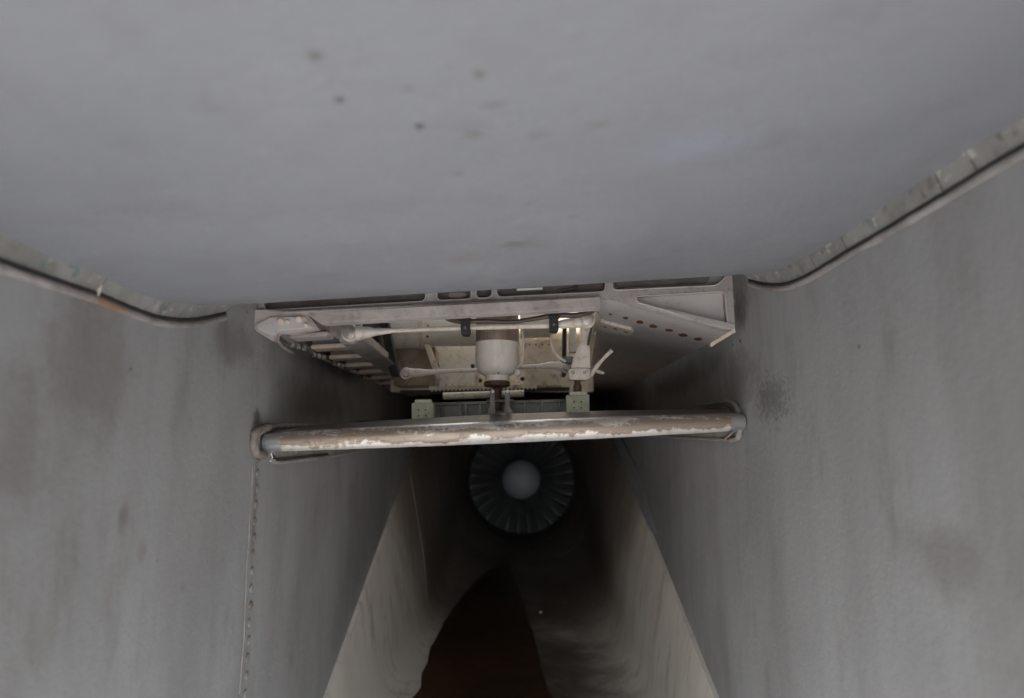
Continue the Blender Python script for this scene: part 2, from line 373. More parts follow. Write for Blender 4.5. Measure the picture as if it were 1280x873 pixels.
# side seals
def seal(name, edge, dark, X, sg, label, splits, n=48):
    t = thing(name, label, 'seal', tuple(atx(*dark[-1], X)), 'gasket seals under the ceiling panel')
    e = resample(on_wall(edge, X - sg * .010), n); d_ = resample(on_wall(dark, X - sg * .002), n)
    # match both by depth
    def zat(P, y):
        for i in range(len(P) - 1):
            if P[i].y <= y <= P[i + 1].y: f = (y - P[i].y) / (P[i + 1].y - P[i].y + 1e-9); return P[i].z * (1 - f) + P[i + 1].z * f
        return P[-1].z if y > P[-1].y else P[0].z
    fe = resample(on_wall(edge, X), 200); fd = resample(on_wall(dark, X), 200)
    y1 = min(fe[-1].y, fd[-1].y); ys = [-.80 + (y1 + .80) * k / (n * 2 - 1) for k in range(n * 2)]
    cuts = [-.81] + splits + [y1 + 1]
    for a, b in zip(cuts[:-1], cuts[1:]):
        yy = [y for y in ys if a + .0012 < y < b - .0012]
        if a > -.79: yy = [a + .0012] + yy
        if b < y1: yy = yy + [b - .0012]
        if len(yy) < 2: continue
        rag = lambda y: .0016 * noise.noise(Vector((y * 45, sg, 3))) + .0009 * noise.noise(Vector((y * 140, sg, 3)))
        E_ = [Vector((X - sg * .014 + rag(y), y, zat(fe, y) + .0015 - abs(rag(y + 2)) * 1.6)) for y in yy]
        D_ = [Vector((X - sg * .003, y, zat(fd, y))) for y in yy]
        strip('gasket', E_, D_, gask_m, t, th=(sg * .003, 0, .002))
    P = [Vector((X - sg * .004, y, zat(fd, y) - .0072)) for y in ys]
    tube('bead', P, .0046, bead_m, t, sm=False, wob=.25)
    Pd = [Vector((X - sg * .0035, y, zat(fd, y) - .0012)) for y in ys]
    tube('groove', Pd, .0030, dark_m, t, sm=False)
    return t
ysl = atx(118, 360, XL).y
ls = seal('ramp_side_seal', L_edge, L_dark, XL, -1, 'green-grey gasket strip with rusty bead along the left wall under the ceiling', [ysl])
tube('joint_clip', [atx(127, 350, XL + .006), atx(124, 360, XL + .005), atx(121, 371, XL + .005)], .0022, rod_m, ls, seg=8)
seal('ramp_side_seal', R_edge, R_dark, XR, 1, 'pale ragged gasket strip with dark groove along the right wall under the ceiling', [atx(1225, 200, XR).y, atx(1183, 230, XR).y, atx(1062, 305, XR).y, atx(1023, 330, XR).y])

# ------------------------------------------------------------------ side walls
def wall_grid(y0, y1, z0, z1, X, ny=2, nz=2, rake=None):
    V = []; Fc = []
    for i in range(ny):
        for k in range(nz):
            z = z0 + (z1 - z0) * k / (nz - 1); y = y0 + (y1 - y0) * i / (ny - 1); V.append((X, y, z))
    for i in range(ny - 1):
        for k in range(nz - 1): Fc.append([i * nz + k, i * nz + k + 1, (i + 1) * nz + k + 1, (i + 1) * nz + k])
    return V, Fc
seamL = atx(314, 570, XL).y; seamR = atx(915, 480, XR).y
wl = thing('intake_side_wall', 'streaky grey side wall with a vertical line of rivets, left of the bar', 'wall', (XL, seamL, -.75), 'side walls of the intake')
def raked(x0, x1, y1, mat, par):
    Vp, Fp = prism([(x0, -.80, .62), (x0, -.80, .12), (x0, -.1, -.06), (x0, y1, -.42 * y1 - .07), (x0, y1, .62)], (x1 - x0, 0, 0)); obj('wall_panel', Vp, Fp, mat, par, bevel=.0008)
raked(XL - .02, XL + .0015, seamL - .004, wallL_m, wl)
def rear_panel(x0, x1, y0, mat, par):
    Vp, Fp = prism([(x0, y0, .62), (x0, y0, -.42 * y0 - .07), (x0, 1.34, -.63), (x0, 1.36, -.78), (x0, 3.4, -.78), (x0, 3.4, .62)], (x1 - x0, 0, 0)); obj('wall_panel', Vp, Fp, mat, par)
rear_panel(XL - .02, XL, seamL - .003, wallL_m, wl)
riv = [(323, 573), (322, 592), (321.5, 611), (320, 631), (318, 652), (317.5, 672), (316, 692), (314.6, 714), (314, 736), (313, 757), (311.6, 779), (311, 801), (309, 822), (307.6, 845), (306, 868)]
for i, (x, y) in enumerate(riv):
    c = atx(x + random.uniform(-.6, .6), y, XL); rv = bolt('rivet', c, (1, 0, 0), .0066, .0026, wallL_m if i % 3 else beadd_m, wl)
    bolt('rim', c, (1, 0, 0), .0082, .0005, rib_dark, rv)
# sealant line beside the rivets
P = [atx(x - 6.5 - .3 * math.sin(i), y, XL) for i, (x, y) in enumerate(riv)]
tube('sealant', P, .0013, bead_m, wl, wob=.5)
wr = thing('intake_side_wall', 'plain grey side wall with speckled dark marks, right of the bar', 'wall', (XR, seamR, -.75), 'side walls of the intake')
raked(XR - .0012, XR + .02, seamR - .003, wallR_m, wr)
rear_panel(XR, XR + .02, seamR, wallR_m, wr)
for (x, y, r) in ((914.5, 358, .0055), (918.5, 378, .0058), (926, 427, .0035), (917, 432, .003)):
    bolt('bolt', atx(x, y, XR), (-1, 0, 0), r, .0025, bolt_m if y < 400 else steel_m, wr, hexa=True)
for (x, y, r) in ((308, 391, .003), (333, 425, .003), (327, 434, .003), (305, 412, .0016), (320, 448, .002), (322, 462, .0022)):
    bolt('bolt', atx(x, y, XL), (1, 0, 0), r, .002, beadd_m, wl)

# ------------------------------------------------------------------ intake duct and engine
YF = 4.3; FC = at(652, 600, YF); FR = 66.0 / F * YF * 1.005
NA, NS = 96, 60
def sect(s):
    k = max(0, min(1, (s - .1) / .85)); k = k * k * (3 - 2 * k)
    n = 9 * (1 - k) + 2 * k if k > 0 else 9
    n = 2 + 10 * (1 - k) ** 1.2
    x0, x1 = XL + .010, XR - .010
    cx = (x0 + x1) / 2 * (1 - k) + FC.x * k; a = (x1 - x0) / 2 * (1 - k) + FR * 1.06 * k
    a -= .045 * math.sin(math.pi * min(1, s * 1.3)) 
    z0, z1 = -.72, .06
    cz = (z0 + z1) / 2 * (1 - k) + FC.z * k; b = (z1 - z0) / 2 * (1 - k) + FR * 1.06 * k
    return cx, cz, a, b, n
def dpt(s, th):
    cx, cz, a, b, n = sect(s); c, q = math.cos(th), math.sin(th)
    return cx + a * math.copysign(abs(c) ** (2 / n), c), cz + b * math.copysign(abs(q) ** (2 / n), q)
def rake(X, pa, pb):
    p, q = atx(*pa, X), atx(*pb, X); m = (p.y - q.y) / (p.z - q.z); return lambda z: p.y + m * (z - p.z)
rakeL = rake(XL + .01, (520, 560), (417, 852)); rakeR = rake(XR - .01, (765, 548), (885, 852))
def y_start(x, z):
    f = min(1, max(0, (x - XL) / (XR - XL)))
    return min(3.05, max(1.30, rakeL(z) * (1 - f) + rakeR(z) * f))
V = []; Fc = []
for i in range(NS):
    s = i / (NS - 1)
    for k in range(NA):
        th = 2 * math.pi * k / NA; x, z = dpt(s, th); x0, z0 = dpt(0, th)
        y0 = y_start(x0, z0); V.append((x, y0 + (YF - y0) * s, z))
for i in range(NS - 1):
    for k in range(NA): Fc.append([i * NA + k, i * NA + (k + 1) % NA, (i + 1) * NA + (k + 1) % NA, (i + 1) * NA + k])
# turned-out rim that butts on the side walls
base = len(V)
for k in range(NA):
    x, y, z = V[k]; V.append((x * 1.0 + math.copysign(.012, x), y - .004, z - (.02 if z < -.7 else 0)))
for k in range(NA): Fc.append([k, base + k, base + (k + 1) % NA, (k + 1) % NA])
duct = thing('intake_duct', 'dark tunnel of stained pale metal narrowing round to the engine', 'air duct', (0, 1.32, -.72))
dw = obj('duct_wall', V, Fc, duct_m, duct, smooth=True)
def floor_z(x, y):
    s = (y - 1.32) / (YF - 1.32); cx, cz, a, b, n = sect(s)
    return cz - b * max(0, (1 - min(1, abs((x - cx) / a)) ** n)) ** (1 / n)
def duct_ring(yc, th0, th1, off, n=40):
    out = []
    for i in range(n):
        th = th0 + (th1 - th0) * i / (n - 1); x0, z0 = dpt(0, th); y0 = y_start(x0, z0); s = (yc - y0) / (YF - y0)
        if s < .01: continue
        x, z = dpt(s, th); c = Vector((sect(s)[0], 0, sect(s)[1])); p = Vector((x, 0, z)); p = p + (c - p).normalized() * off; out.append(Vector((p.x, yc, p.z)))
    return out
tube('seam', duct_ring(2.72, R(168), R(205), .0005, 40), .0016, rib_dark, duct, sm=False, wob=.8)
tube('seam', duct_ring(3.6, R(290), R(372), -.0005, 60), .0022, beadd_m, duct, sm=False)
Vp, Fp = prism([atx(x, y, XR - .001) for x, y in ((766, 549), (778, 547), (800, 596), (822, 668), (816, 664), (792, 614))], (-.006, 0, 0)); obj('joint_strip', Vp, Fp, shell_m, duct)
# oily patch on the duct floor
out_px = [(635, 705), (610, 718), (585, 742), (562, 770), (545, 800), (533, 825), (524, 860), (518, 900), (700, 900), (684, 860), (672, 815), (660, 775), (648, 735)]
def fl(x, y):
    z = -.72
    for _ in range(6): p = atz(x, y, z); z = floor_z(p.x, p.y) + .004
    return atz(x, y, z)
ctr = fl(625, 800); V = []; Fc = []; outl = smooth_path([fl(*p) for p in out_px + [out_px[0]]], 6)[:-1]; m = len(outl); K = 8
for r in range(K + 1):
    for p in outl:
        q = ctr.lerp(p, r / K)
        if r == K: q += Vector((noise.noise(q * 14) * .008, noise.noise(q * 11) * .012, 0))
        V.append((q.x, q.y, floor_z(q.x, q.y) + .004))
for r in range(K):
    for i in range(m): Fc.append([r * m + i, r * m + (i + 1) % m, (r + 1) * m + (i + 1) % m, (r + 1) * m + i])
tag(obj('oil_stain', V, Fc, floor_st, loc=tuple(ctr), smooth=True), 'dark rust-brown film of dried oil lying on the tunnel floor', 'stain')
p = fl(676, 766); bolt('bolt', p, (0, 0, 1), .008, .006, bolt_m, duct)

eng = thing('engine_fan', 'round engine fan with domed grey spinner and dark radial blades at the tunnel end', 'engine', tuple(FC))
lathe('casing', [(FR * 1.09, -.12), (FR * 1.05, -.10), (FR * 1.0, -.02), (FR * 1.0, .25), (FR * 1.09, .25)], FC, (0, 1, 0), steel_m, eng, seg=72, caps=False)
HR = FR * .36
lathe('spinner', [(HR * math.sin(a * math.pi / 32), -HR * .9 * math.cos(a * math.pi / 32)) for a in range(1, 17)] + [(HR, .12)], FC + Vector((0, .02, 0)), (0, 1, 0), spin_m, eng, seg=48)
lathe('back_plate', [(FR, .24), (FR, .26)], FC, (0, 1, 0), dark_m, eng, seg=48)
NB = 28; V = []; Fc = []
for i in range(7):
    f = i / 6; r = HR * .95 + (FR * .985 - HR * .95) * f; tw = R(42 - 26 * f); c = .020 + .017 * f
    for k in range(5):
        q = (k / 4 - .5) * 2; cam_ = .010 * (1 - q * q)
        V.append((math.cos(tw) * q * c * .9 + cam_, math.sin(tw) * q * c * 1.2 + .06 + cam_, r))
for i in range(6):
    for k in range(4): Fc.append([i * 5 + k, i * 5 + k + 1, i * 5 + 6 + k, i * 5 + 5 + k])
me = bpy.data.meshes.new('blade'); me.from_pydata(V, [], Fc); me.materials.append(blade_m); me.shade_smooth()
for i in range(NB):
    o = bpy.data.objects.new('blade', me); C.objects.link(o); o.parent = eng; o.location = (0, -.02, 0); o.rotation_euler = (0, 2 * math.pi * i / NB, 0)

# ------------------------------------------------------------------ aft ramp with its worn round leading edge
BL = at(323, 553, 1.20); BR = at(921, 527, 1.285)
BL = Vector((XL + .004, 1.20, BL.z)); BR = Vector((XR - .003, 1.285, BR.z))
aft = thing('aft_ramp', 'peeling brown and white rounded bar edge spanning the tunnel from wall to wall', 'ramp', tuple((BL + BR) / 2))
def bar_prof(s):
    r = .0172 + .0030 * math.sin(math.pi * s)
    pr = []
    for k in range(15):
        a = R(-100 + 195 * k / 14)
        pr.append((-math.cos(a) * r * 1.15, math.sin(a) * r, k / 14 * .9))
    pr = [(.10, -r * 1.0 + .004, -.02), (.02, -r * 1.0, .0)] + [(y, z, v) for y, z, v in pr]
    pr += [(.03, r + .003, .95), (.075, r + .012 * (.70 + math.sin(math.pi * s) * .25), 1.0), (.14, r + .020 * (.70 + math.sin(math.pi * s) * .25), 1.1), (.15, r - .01, 1.2)]
    return pr
V = []; Fc = []; UVv = []; NX = 90; npf = len(bar_prof(0))
for i in range(NX):
    s = i / (NX - 1); c = BL.lerp(BR, s)
    e = min(s, 1 - s); sh = 1 - .10 * math.exp(-e * 40)
    for (y, z, v) in bar_prof(s):
        V.append(c + Vector((0, y, z * sh + .0003 * noise.noise(c * 30)))); UVv.append((s, v))
for i in range(NX - 1):
    for k in range(npf - 1): Fc.append([i * npf + k, i * npf + k + 1, (i + 1) * npf + k + 1, (i + 1) * npf + k])
Fc.append(list(range(npf))); Fc.append([(NX - 1) * npf + k for k in range(npf)][::-1])
o = obj('leading_edge', V, Fc, bar_m, aft, smooth=True)
uvl = o.data.uv_layers.new(name='wear')
for l in o.data.loops: uvl.data[l.index].uv = UVv[l.vertex_index]
# skin running back to the duct
zb = BL.z - .014
V = [(XL + .004, 1.29, BL.z - .012), (XR - .004, 1.37, BR.z - .012), (XR - .004, 3.5, .075), (XL + .004, 3.5, .075)]
Vp, Fp = prism(V, (0, 0, .012)); obj('skin', Vp, Fp, duct_m, aft)
YB = 1.40
# upper deck the fittings stand on
V = [at(330, 537, 1.33), at(915, 517, 1.36), Vector((XR - .004, 1.9, .095)), Vector((XL + .004, 1.9, .075))]
V[0].x = XL + .004; V[1].x = XR - .004
V[0].z = BL.z + .012; V[1].z = BR.z + .016
Vp, Fp = prism(V, (0, 0, -.008)); obj('deck', Vp, Fp, dark_m, aft)

def hinge(cx, y0, y1, wd, Y, holes):
    blk = plate('hinge_block', [(cx - wd, y0 + 3), (cx + wd, y0 + 2.5), (cx + wd, y1), (cx - wd, y1 + .5)], Y, .03, green_m, aft, bevel=.001)
    p = plate('lip', [(cx - wd * .72, y0 - 1), (cx + wd * .8, y0 - 1.5), (cx + wd * .8, y0 + 3), (cx - wd * .72, y0 + 3.4)], Y - .012, .02, green_m, blk, bevel=.0008)
    for dx in (-4.6, 4.3):
        for dy in (-2.6, 4.8):
            b = bolt('bolt', at(cx + dx, (y0 + y1) / 2 + 1 + dy, Y), (0, -1, 0), .0035, .0018, green_m, blk)
            bolt('bolt', at(cx + dx, (y0 + y1) / 2 + 1 + dy, Y - .0018), (0, -1, 0), .0016, .0012, steel_m, blk)
hinge(528, 501, 527, 13.5, 1.345, 4)
hinge(722.5, 491, 517, 14.2, 1.365, 4)
# rail behind the fittings
plate('rail', [(543, 508), (709, 503), (709, 517), (543, 522)], 1.50, .012, rail_m, aft)
plate('rail_lip', [(540, 503.5), (712, 499), (712, 502.5), (540, 507)], 1.49, .02, steel_m, aft)
for x in (552, 575, 582, 600, 656, 678, 699):
    y = 508 - (x - 543) * .03; plate('post', [(x - 1.5, y - 2), (x + 1.5, y - 2), (x + 1.8, y + 14), (x - 1.8, y + 14)], 1.485, .008, steel_m, aft, bevel=.0005)

# clevis under the actuator
Yc = 1.40
cl = obj('clevis', *prism([at(606, 520, Yc), at(645, 518, Yc), at(643, 515.5, Yc), at(608, 517, Yc)], (0, .05, 0)), steel_m, aft, bevel=.001)
for x in (615.5, 634):
    plate('lug', [(x - 3, 489), (x + 3, 489), (x + 3.2, 508), (x + 7 if x > 620 else x + 4, 517), (x - 4 if x > 620 else x - 7, 517.5), (x - 3, 508)], Yc, .022, steel_m, cl, bevel=.001)
    bolt('cap', at(x + .5, 489.5, Yc - .001), (0, -1, 0), .0036, .003, white_m, cl)
tube('pin', [at(608, 502, Yc + .01), at(642, 501, Yc + .01)], .0035, steel_m, cl)

# ------------------------------------------------------------------ second ramp frame: beam, rails, ribs, right-hand panel
fr = thing('support_truss', 'scuffed pinkish-grey metal frame with pocketed beam, ribs and a large opening', 'frame', tuple(at(620, 385, 1.25)))
Y0 = 1.24
def ly(x, xa, ya, xb, yb): return ya + (yb - ya) * (x - xa) / (xb - xa)
top = lambda x: ly(x, 318, 383.5, 912, 348)        # under side of the dark pockets at left ... beam centre line
lip_y = lambda x: ly(x, 280, 382, 939, 344)
# lower flange face
fl_t = lambda x: ly(x, 330, 390.0, 750, 370.5); fl_b = lambda x: ly(x, 400, 404.5, 750, 385)
plate('lower_flange', [(330, fl_t(330)), (540, fl_t(540)), (750, fl_t(750)), (752, fl_b(750)), (640, fl_b(640)), (500, fl_b(500)), (400, fl_b(400)), (384, 393)], Y0 - .012, .03, frame_m, fr, bevel=.002)
# pocketed web above it
from mathutils.geometry import tessellate_polygon
def rounded(pts, r, k=5):
    out = []; n = len(pts)
    for i in range(n):
        p0, p, p1 = (Vector((*pts[j % n], 0)) for j in (i - 1, i, i + 1)); a, b = (p0 - p), (p1 - p); rr = min(r, a.length * .45, b.length * .45)
        A1 = p + a.normalized() * rr; B1 = p + b.normalized() * rr
        for q in range(k + 1):
            f = q / k; out.append(tuple((A1 * (1 - f) ** 2 + p * 2 * f * (1 - f) + B1 * f * f)[:2]))
    return out
def holed(name, outer, holes, Y, th, mat, parent):
    loops = [[at(x, y, Y + slant(x)) for x, y in L] for L in [outer] + holes]; tris = tessellate_polygon(loops); V = [p for L in loops for p in L]; n = len(V)
    V2 = V + [p + Vector((0, th, 0)) for p in V]; Fc = [list(t) for t in tris] + [[n + i for i in reversed(t)] for t in tris]; b = 0
    for L in loops:
        m = len(L)
        for i in range(m): Fc.append([b + i, b + (i + 1) % m, n + b + (i + 1) % m, n + b + i])
        b += m
    return obj(name, V2, Fc, mat, parent)
tb = lambda x: 388.2 - (x - 330) * .0565
pk = [rounded([(330, 362), (532, 352), (532, tb(532)), (330, tb(330))], 7),
      rounded([(546, 352), (589, 350), (589, tb(589) + .5), (546, tb(546))], 6),
      rounded([(595, 350), (615, 349), (615, tb(615)), (595, tb(595))], 7),
      rounded([(621, 349), (757, 342), (757, 364.8), (621, tb(621))], 7),
      rounded([(764, 342), (908, 335), (908, 345), (896, 357), (766, 363)], 6),
      rounded([(795, 370.5), (906, 364), (910, 408), (904, 409), (797, 378)], 5)]
holed('web', [(316, 366), (500, 348), (700, 337), (914, 328), (919, 412), (906, 412), (752, 372), (318, 395)], pk, Y0, .016, frame_m, fr)
for hp in pk: 
    L = [at(x, y, Y0 + slant(x)) for x, y in hp]; tube('pocket_rim', L + [L[0]], .0013, panel_m, fr, sm=False, seg=6)
plate('pocket_floor', [(318, 366), (500, 348), (700, 337), (762, 334), (762, 368), (318, 392)], Y0 + .026, .004, rib_dark, fr)
plate('pocket_floor', [(763, 334), (912, 328), (912, 362), (763, 368)], Y0 + .022, .004, panel_m, fr)
plate('pocket_floor', [(790, 366), (912, 362.5), (914, 412), (796, 380)], Y0 + .018, .004, panel_m, fr)
plate('inner_tray', rounded([(768, 346), (890, 341), (885, 354), (770, 359.5)], 5), Y0 + .016, .006, rib_dark, fr)
plate('lug', rounded([(562, 366), (580, 365), (583, 369), (578, 372.5), (565, 373), (560, 370)], 2), Y0 + .014, .012, frame_m, fr)
plate('tag', [(646, 361), (678, 359.5), (678, 362), (646, 363.5)], Y0 + .0, .002, white_m, fr, bevel=0)
plate('patch', [(424, 386), (435, 385.3), (436, 390), (424, 390.6)], Y0 - .003, .002, rib_m, fr, bevel=0, label='small bare tan patch')
tube('conduit', [at(620, 369, Y0 + .012), at(690, 364, Y0 + .012), at(715, 361, Y0 + .012), at(724, 353, Y0 + .012)], .0032, steel_m, fr)

# left end plate
plate('end_plate', [(316, 386), (384, 389), (386, 395), (398, 411), (362, 417), (346, 416), (343, 428), (318, 413), (315, 400)], Y0 - .010, .02, frame_m, fr, bevel=.002)
plate('end_pad', [(320, 405), (338, 396), (381, 395.5), (391, 410), (347, 413.5), (342, 420), (322, 412)], Y0 - .014, .006, panel_m, fr, bevel=.0015)
for x, y, r in ((351, 402, .006), (374, 399, .0055), (383, 406.5, .004), (360, 402, .003)):
    bolt('bolt', at(x, y, Y0 - .014 + slant(x)), (0, -1, -.3), r, .004, rib_m, fr)
# outer rail along the left wall and its ribs
ZF = .20
def zpt(x, y): return atz(x, y, ZF)
P = [at(344, 418, 1.18), at(352, 432, 1.19), at(366, 441, 1.24)]
tube('corner_strip', P, .0028, beadd_m, fr, seg=8)
ribs = [(361, 400, 423), (388, 426, 436.5), (411, 447, 449), (430, 461, 459), (447, 476, 467), (461, 490, 474), (473, 500, 480.5), (484, 509, 486), (493, 518, 490.8), (501, 526, 495)]
railpts = [atz(358, 437, ZF - .006)] + [atz(a_ - 4, y + 6, ZF - .006) for a_, b_, y in ribs]
rp = [Vector((XL + .010, p.y, ZF - .010)) for p in railpts]
rp[0] = Vector((XL + .010, 1.20, ZF - .008)); rp.append(Vector((XL + .01, 3.2, ZF - .008)))
strip('outer_rail', [p + Vector((-.008, 0, .018)) for p in rp], [p + Vector((.008, 0, 0)) for p in rp], rib_dark, fr, th=(0, 0, .006))
Ys = []
for i, (xa, xb, y) in enumerate(ribs):
    A0 = atz(xa, y, ZF); B0 = atz(xb + 8, y - 1.2, ZF); Yr = A0.y; Ys.append(Yr)
    A0 = Vector((max(A0.x, XL + .012), Yr, ZF)); B0 = Vector((B0.x, Yr - .003, ZF + .004))
    hgt = .016
    # each rib: a light lower flange and a darker web above
    Vp, Fp = prism([A0, B0, B0 + Vector((0, 0, hgt * .55)), A0 + Vector((0, 0, hgt * .55))], (0, .045, 0))
    r_ = obj('rib', Vp, Fp, rib_m if i else frame_m, fr, bevel=.002)
    Vp, Fp = prism([A0 + Vector((0, .012, hgt * .6)), B0 + Vector((0, .012, hgt * .6)), B0 + Vector((0, .012, .06)), A0 + Vector((0, .012, .06))], (0, .01, 0))
    obj('web', Vp, Fp, rib_dark, r_)
    if i < 8:
        for k in range(3):
            q = A0 + Vector((-.006 + .0015 * k, .04 + .03 * k, -.004 + .001 * k)); q.x = XL + .016 + .002 * k
            bolt('bolt', q, (.5, -.5, -.8), .0045, .007, bolt_m, r_)
# inner rail
def boxbeam(name, p, q, wv, hv, mat, parent, bevel=.0015, **k):
    p, q, wv, hv = map(Vector, (p, q, wv, hv))
    V = [p, p + wv, p + wv + hv, p + hv, q, q + wv, q + wv + hv, q + hv]
    return obj(name, V, [[0, 1, 2, 3], [4, 5, 6, 7], [0, 1, 5, 4], [1, 2, 6, 5], [2, 3, 7, 6], [3, 0, 4, 7]], mat, parent, bevel=bevel, **k)
ir = boxbeam('inner_rail', atz(427, 428, .212), atz(530, 500.5, .205), (.034, 0, 0), (0, 0, .035), frame_m, fr)
plate('gusset', [(385, 394), (430, 401), (430, 428), (402, 412)], 1.43, .008, frame_m, fr)
ir2 = boxbeam('inner_rail_flange', atz(427, 431, .203), atz(540, 505, .203), (.043, 0, .010), (0, 0, .004), frame_m, fr)
plate('bracket', [(424, 402), (450, 400), (452, 424), (440, 431), (424, 428)], 1.415, .02, frame_m, fr, bevel=.002)

# right-hand panel
P00 = at(750, 373, 1.245); P10 = at(919, 412, 1.235); P01 = at(733, 487, 2.75); P11 = Vector((XR - .006, 3.25, atx(770, 500, XR).z * 1.0))
P10.x = min(P10.x, XR - .004); P11.z = .235
P01 = at(735, 492, 2.9)
V = []; Fc = []; n = 24
for i in range(n):
    for j in range(n):
        u, v = i / (n - 1), j / (n - 1)
        p = P00.lerp(P10, u).lerp(P01.lerp(P11, u), v) + Vector((0, 0, -.012 * math.sin(math.pi * u) * 0))
        V.append(p)
m0 = len(V); V += [p + Vector((0, .002, .010)) for p in V]
for i in range(n - 1):
    for j in range(n - 1):
        a = i * n + j; Fc.append([a, a + 1, a + n + 1, a + n]); Fc.append([m0 + a, m0 + a + n, m0 + a + n + 1, m0 + a + 1])
for i in range(n - 1):
    for (a, b) in ((i * n, (i + 1) * n), (i * n + n - 1, (i + 1) * n + n - 1), (i, i + 1), ((n - 1) * n + i, (n - 1) * n + i + 1)):
        Fc.append([a, b, m0 + b, m0 + a])
side = obj('side_panel', V, Fc, panel_m, fr, smooth=True, label='smooth pale panel with a row of rusty spots')
def on_panel(x, y):
    nrm = (P10 - P00).cross(P01 - P00); nrm2 = (P11 - P00).cross(P01 - P00)
    r = ray(x, y); best = None
    # refine on the bilinear patch
    from mathutils.geometry import intersect_line_line
    u = v = .3
    for _ in range(40):
        p = P00.lerp(P10, u).lerp(P01.lerp(P11, u), v)
        du = (P10 - P00).lerp(P11 - P01, v); dv = (P01.lerp(P11, u) - P00.lerp(P10, u)); nn = du.cross(dv)
        q = r * (p.dot(nn) / r.dot(nn)); e = q - p
        a11, a12, a22 = du.dot(du), du.dot(dv), dv.dot(dv); b1, b2 = e.dot(du), e.dot(dv); D = a11 * a22 - a12 * a12
        u += (b1 * a22 - b2 * a12) / D * .8; v += (b2 * a11 - b1 * a12) / D * .8
    nn.normalize()
    if nn.dot(r) > 0: nn = -nn
    return q, nn
for i, (x, y, r) in enumerate(((763, 393, .0035), (782, 397.5, .006), (800, 402.5, .0075), (817, 408, .0085), (836.5, 413, .0072), (854, 419, .0088), (872.5, 424, .008))):
    q, nn = on_panel(x, y); V = []; m = 16
    u_ = Vector((1, 0, 0)) - nn * nn.x; u_.normalize(); v_ = nn.cross(u_)
    for k in range(m):
        a = 2 * math.pi * k / m; rr = r * (1 + .3 * noise.noise(Vector((math.cos(a), math.sin(a), i * 3.1))))
        V.append(q + nn * .0008 + u_ * rr * math.cos(a) * .95 + v_ * rr * math.sin(a) * 1.9)
    Vp, Fp = prism(V, -nn * .002); obj('fastener', Vp, Fp, rust_m, side)
q0 = [on_panel(*p) for p in ((745, 384), (752, 398), (758, 401), (789, 409), (793, 412), (788, 417), (742, 411))]
Vp, Fp = prism([q for q, n_ in q0], q0[0][1] * .007); br = obj('bracket', Vp, Fp, rod_m, fr, bevel=.001)
for (x, y) in ((757, 405), (770, 407.5), (783, 411.5)):
    q, nn = on_panel(x, y); bolt('bolt', q + nn * .007, nn, .0048, .0008, rust_m, br)
# edge return along the panel's low right edge
tube('edge_weld', [on_panel(917, 413)[0] + Vector((0, 0, -.002)), on_panel(888, 432)[0]], .004, rib_m, fr, wob=.4)
plate('edge_cap', [(888, 429), (918, 410.5), (918.5, 415), (889, 434)], 1.25, .006, rib_m, fr, bevel=.001)

# ------------------------------------------------------------------ bay above the opening
bay = thing('ramp_bay', 'cream-painted compartment seen through the frame opening', 'compartment', (-.05, 2.2, .2))
YBk = 2.15
def bplate(name, x0, y0, x1, y1, Y, th, mat, bevel=.002, **k):
    return plate(name, [(x0, y0), (x1, y0), (x1, y1), (x0, y1)], Y, th, mat, bay, bevel=bevel, **k)
bplate('back_panel', 488, 360, 742, 490, YBk, .01, cream2_m)
bplate('side_box', 492, 434, 544, 482, 1.95, .1, cream3_m)
boxbeam('post', at(470, 380, 1.75), at(488, 470, 1.75), (.022, 0, 0), (0, .03, 0), dark_m, bay)  # dark bar added to stand in for the unlit gap beside the pipe
bplate('side_box', 655, 482, 702, 487, 2.0, .04, cream3_m)
bplate('access_panel', 545, 432, 598, 486, 2.06, .03, cream_m)
bplate('access_panel', 655, 424, 706, 482, 2.02, .03, cream2_m)
for x in (558, 566, 574, 582, 590): bolt('rivet', at(x, 481, 2.06), (0, -1, 0), .004, .003, cream2_m, bay)
for x in (662, 670, 678, 686): bolt('rivet', at(x, 431, 2.02), (0, -1, 0), .003, .002, rib_dark, bay)
for x, y in ((535.5, 397), (535, 408), (534.5, 421)): bolt('rivet', at(x, y, 1.83), (0, -1, 0), .0035, .003, steel_m, bay)
# big duct pipe crossing the bay
tube('pipe', [at(486, 414, 1.93), at(527, 413, 1.93)], .052, cream_m, bay, seg=32)
tube('pipe', [at(530, 412, 1.93), at(598, 411, 1.93)], .050, cream_m, bay, seg=32)
tube('pipe_clamp', [at(526, 413, 1.93), at(531, 413, 1.93)], .056, cream2_m, bay, seg=32)
tube('pipe', [at(650, 403, 1.93), at(690, 402, 1.93)], .046, cream_m, bay, seg=32)
boxbeam('brace', at(530, 431, 1.84), at(545, 474, 1.84), (.016, 0, 0), (0, .02, 0), cream2_m, bay)
boxbeam('post', at(597, 388, 1.8), at(593, 486, 1.8), (.010, 0, 0), (0, .02, 0), cream2_m, bay)
boxbeam('post', at(646, 400, 1.75), at(647, 478, 1.75), (.006, 0, 0), (0, .02, 0), cream_m, bay)
boxbeam('post', at(704, 405, 1.8), at(703, 470, 1.8), (.010, 0, 0), (0, .04, 0), dark_m, bay)
boxbeam('post', at(712, 405, 1.8), at(712, 440, 1.8), (.018, 0, 0), (0, .03, 0), cream_m, bay)
for x, y in ((547, 458), (591, 458), (600, 476), (653, 474)): bolt('bolt', at(x, y, 1.9), (0, -1, 0), .006, .006, dark_m, bay)
plate('sill', [(500, 488), (712, 484), (712, 488.5), (500, 493)], 1.9, .02, dark_m, bay)
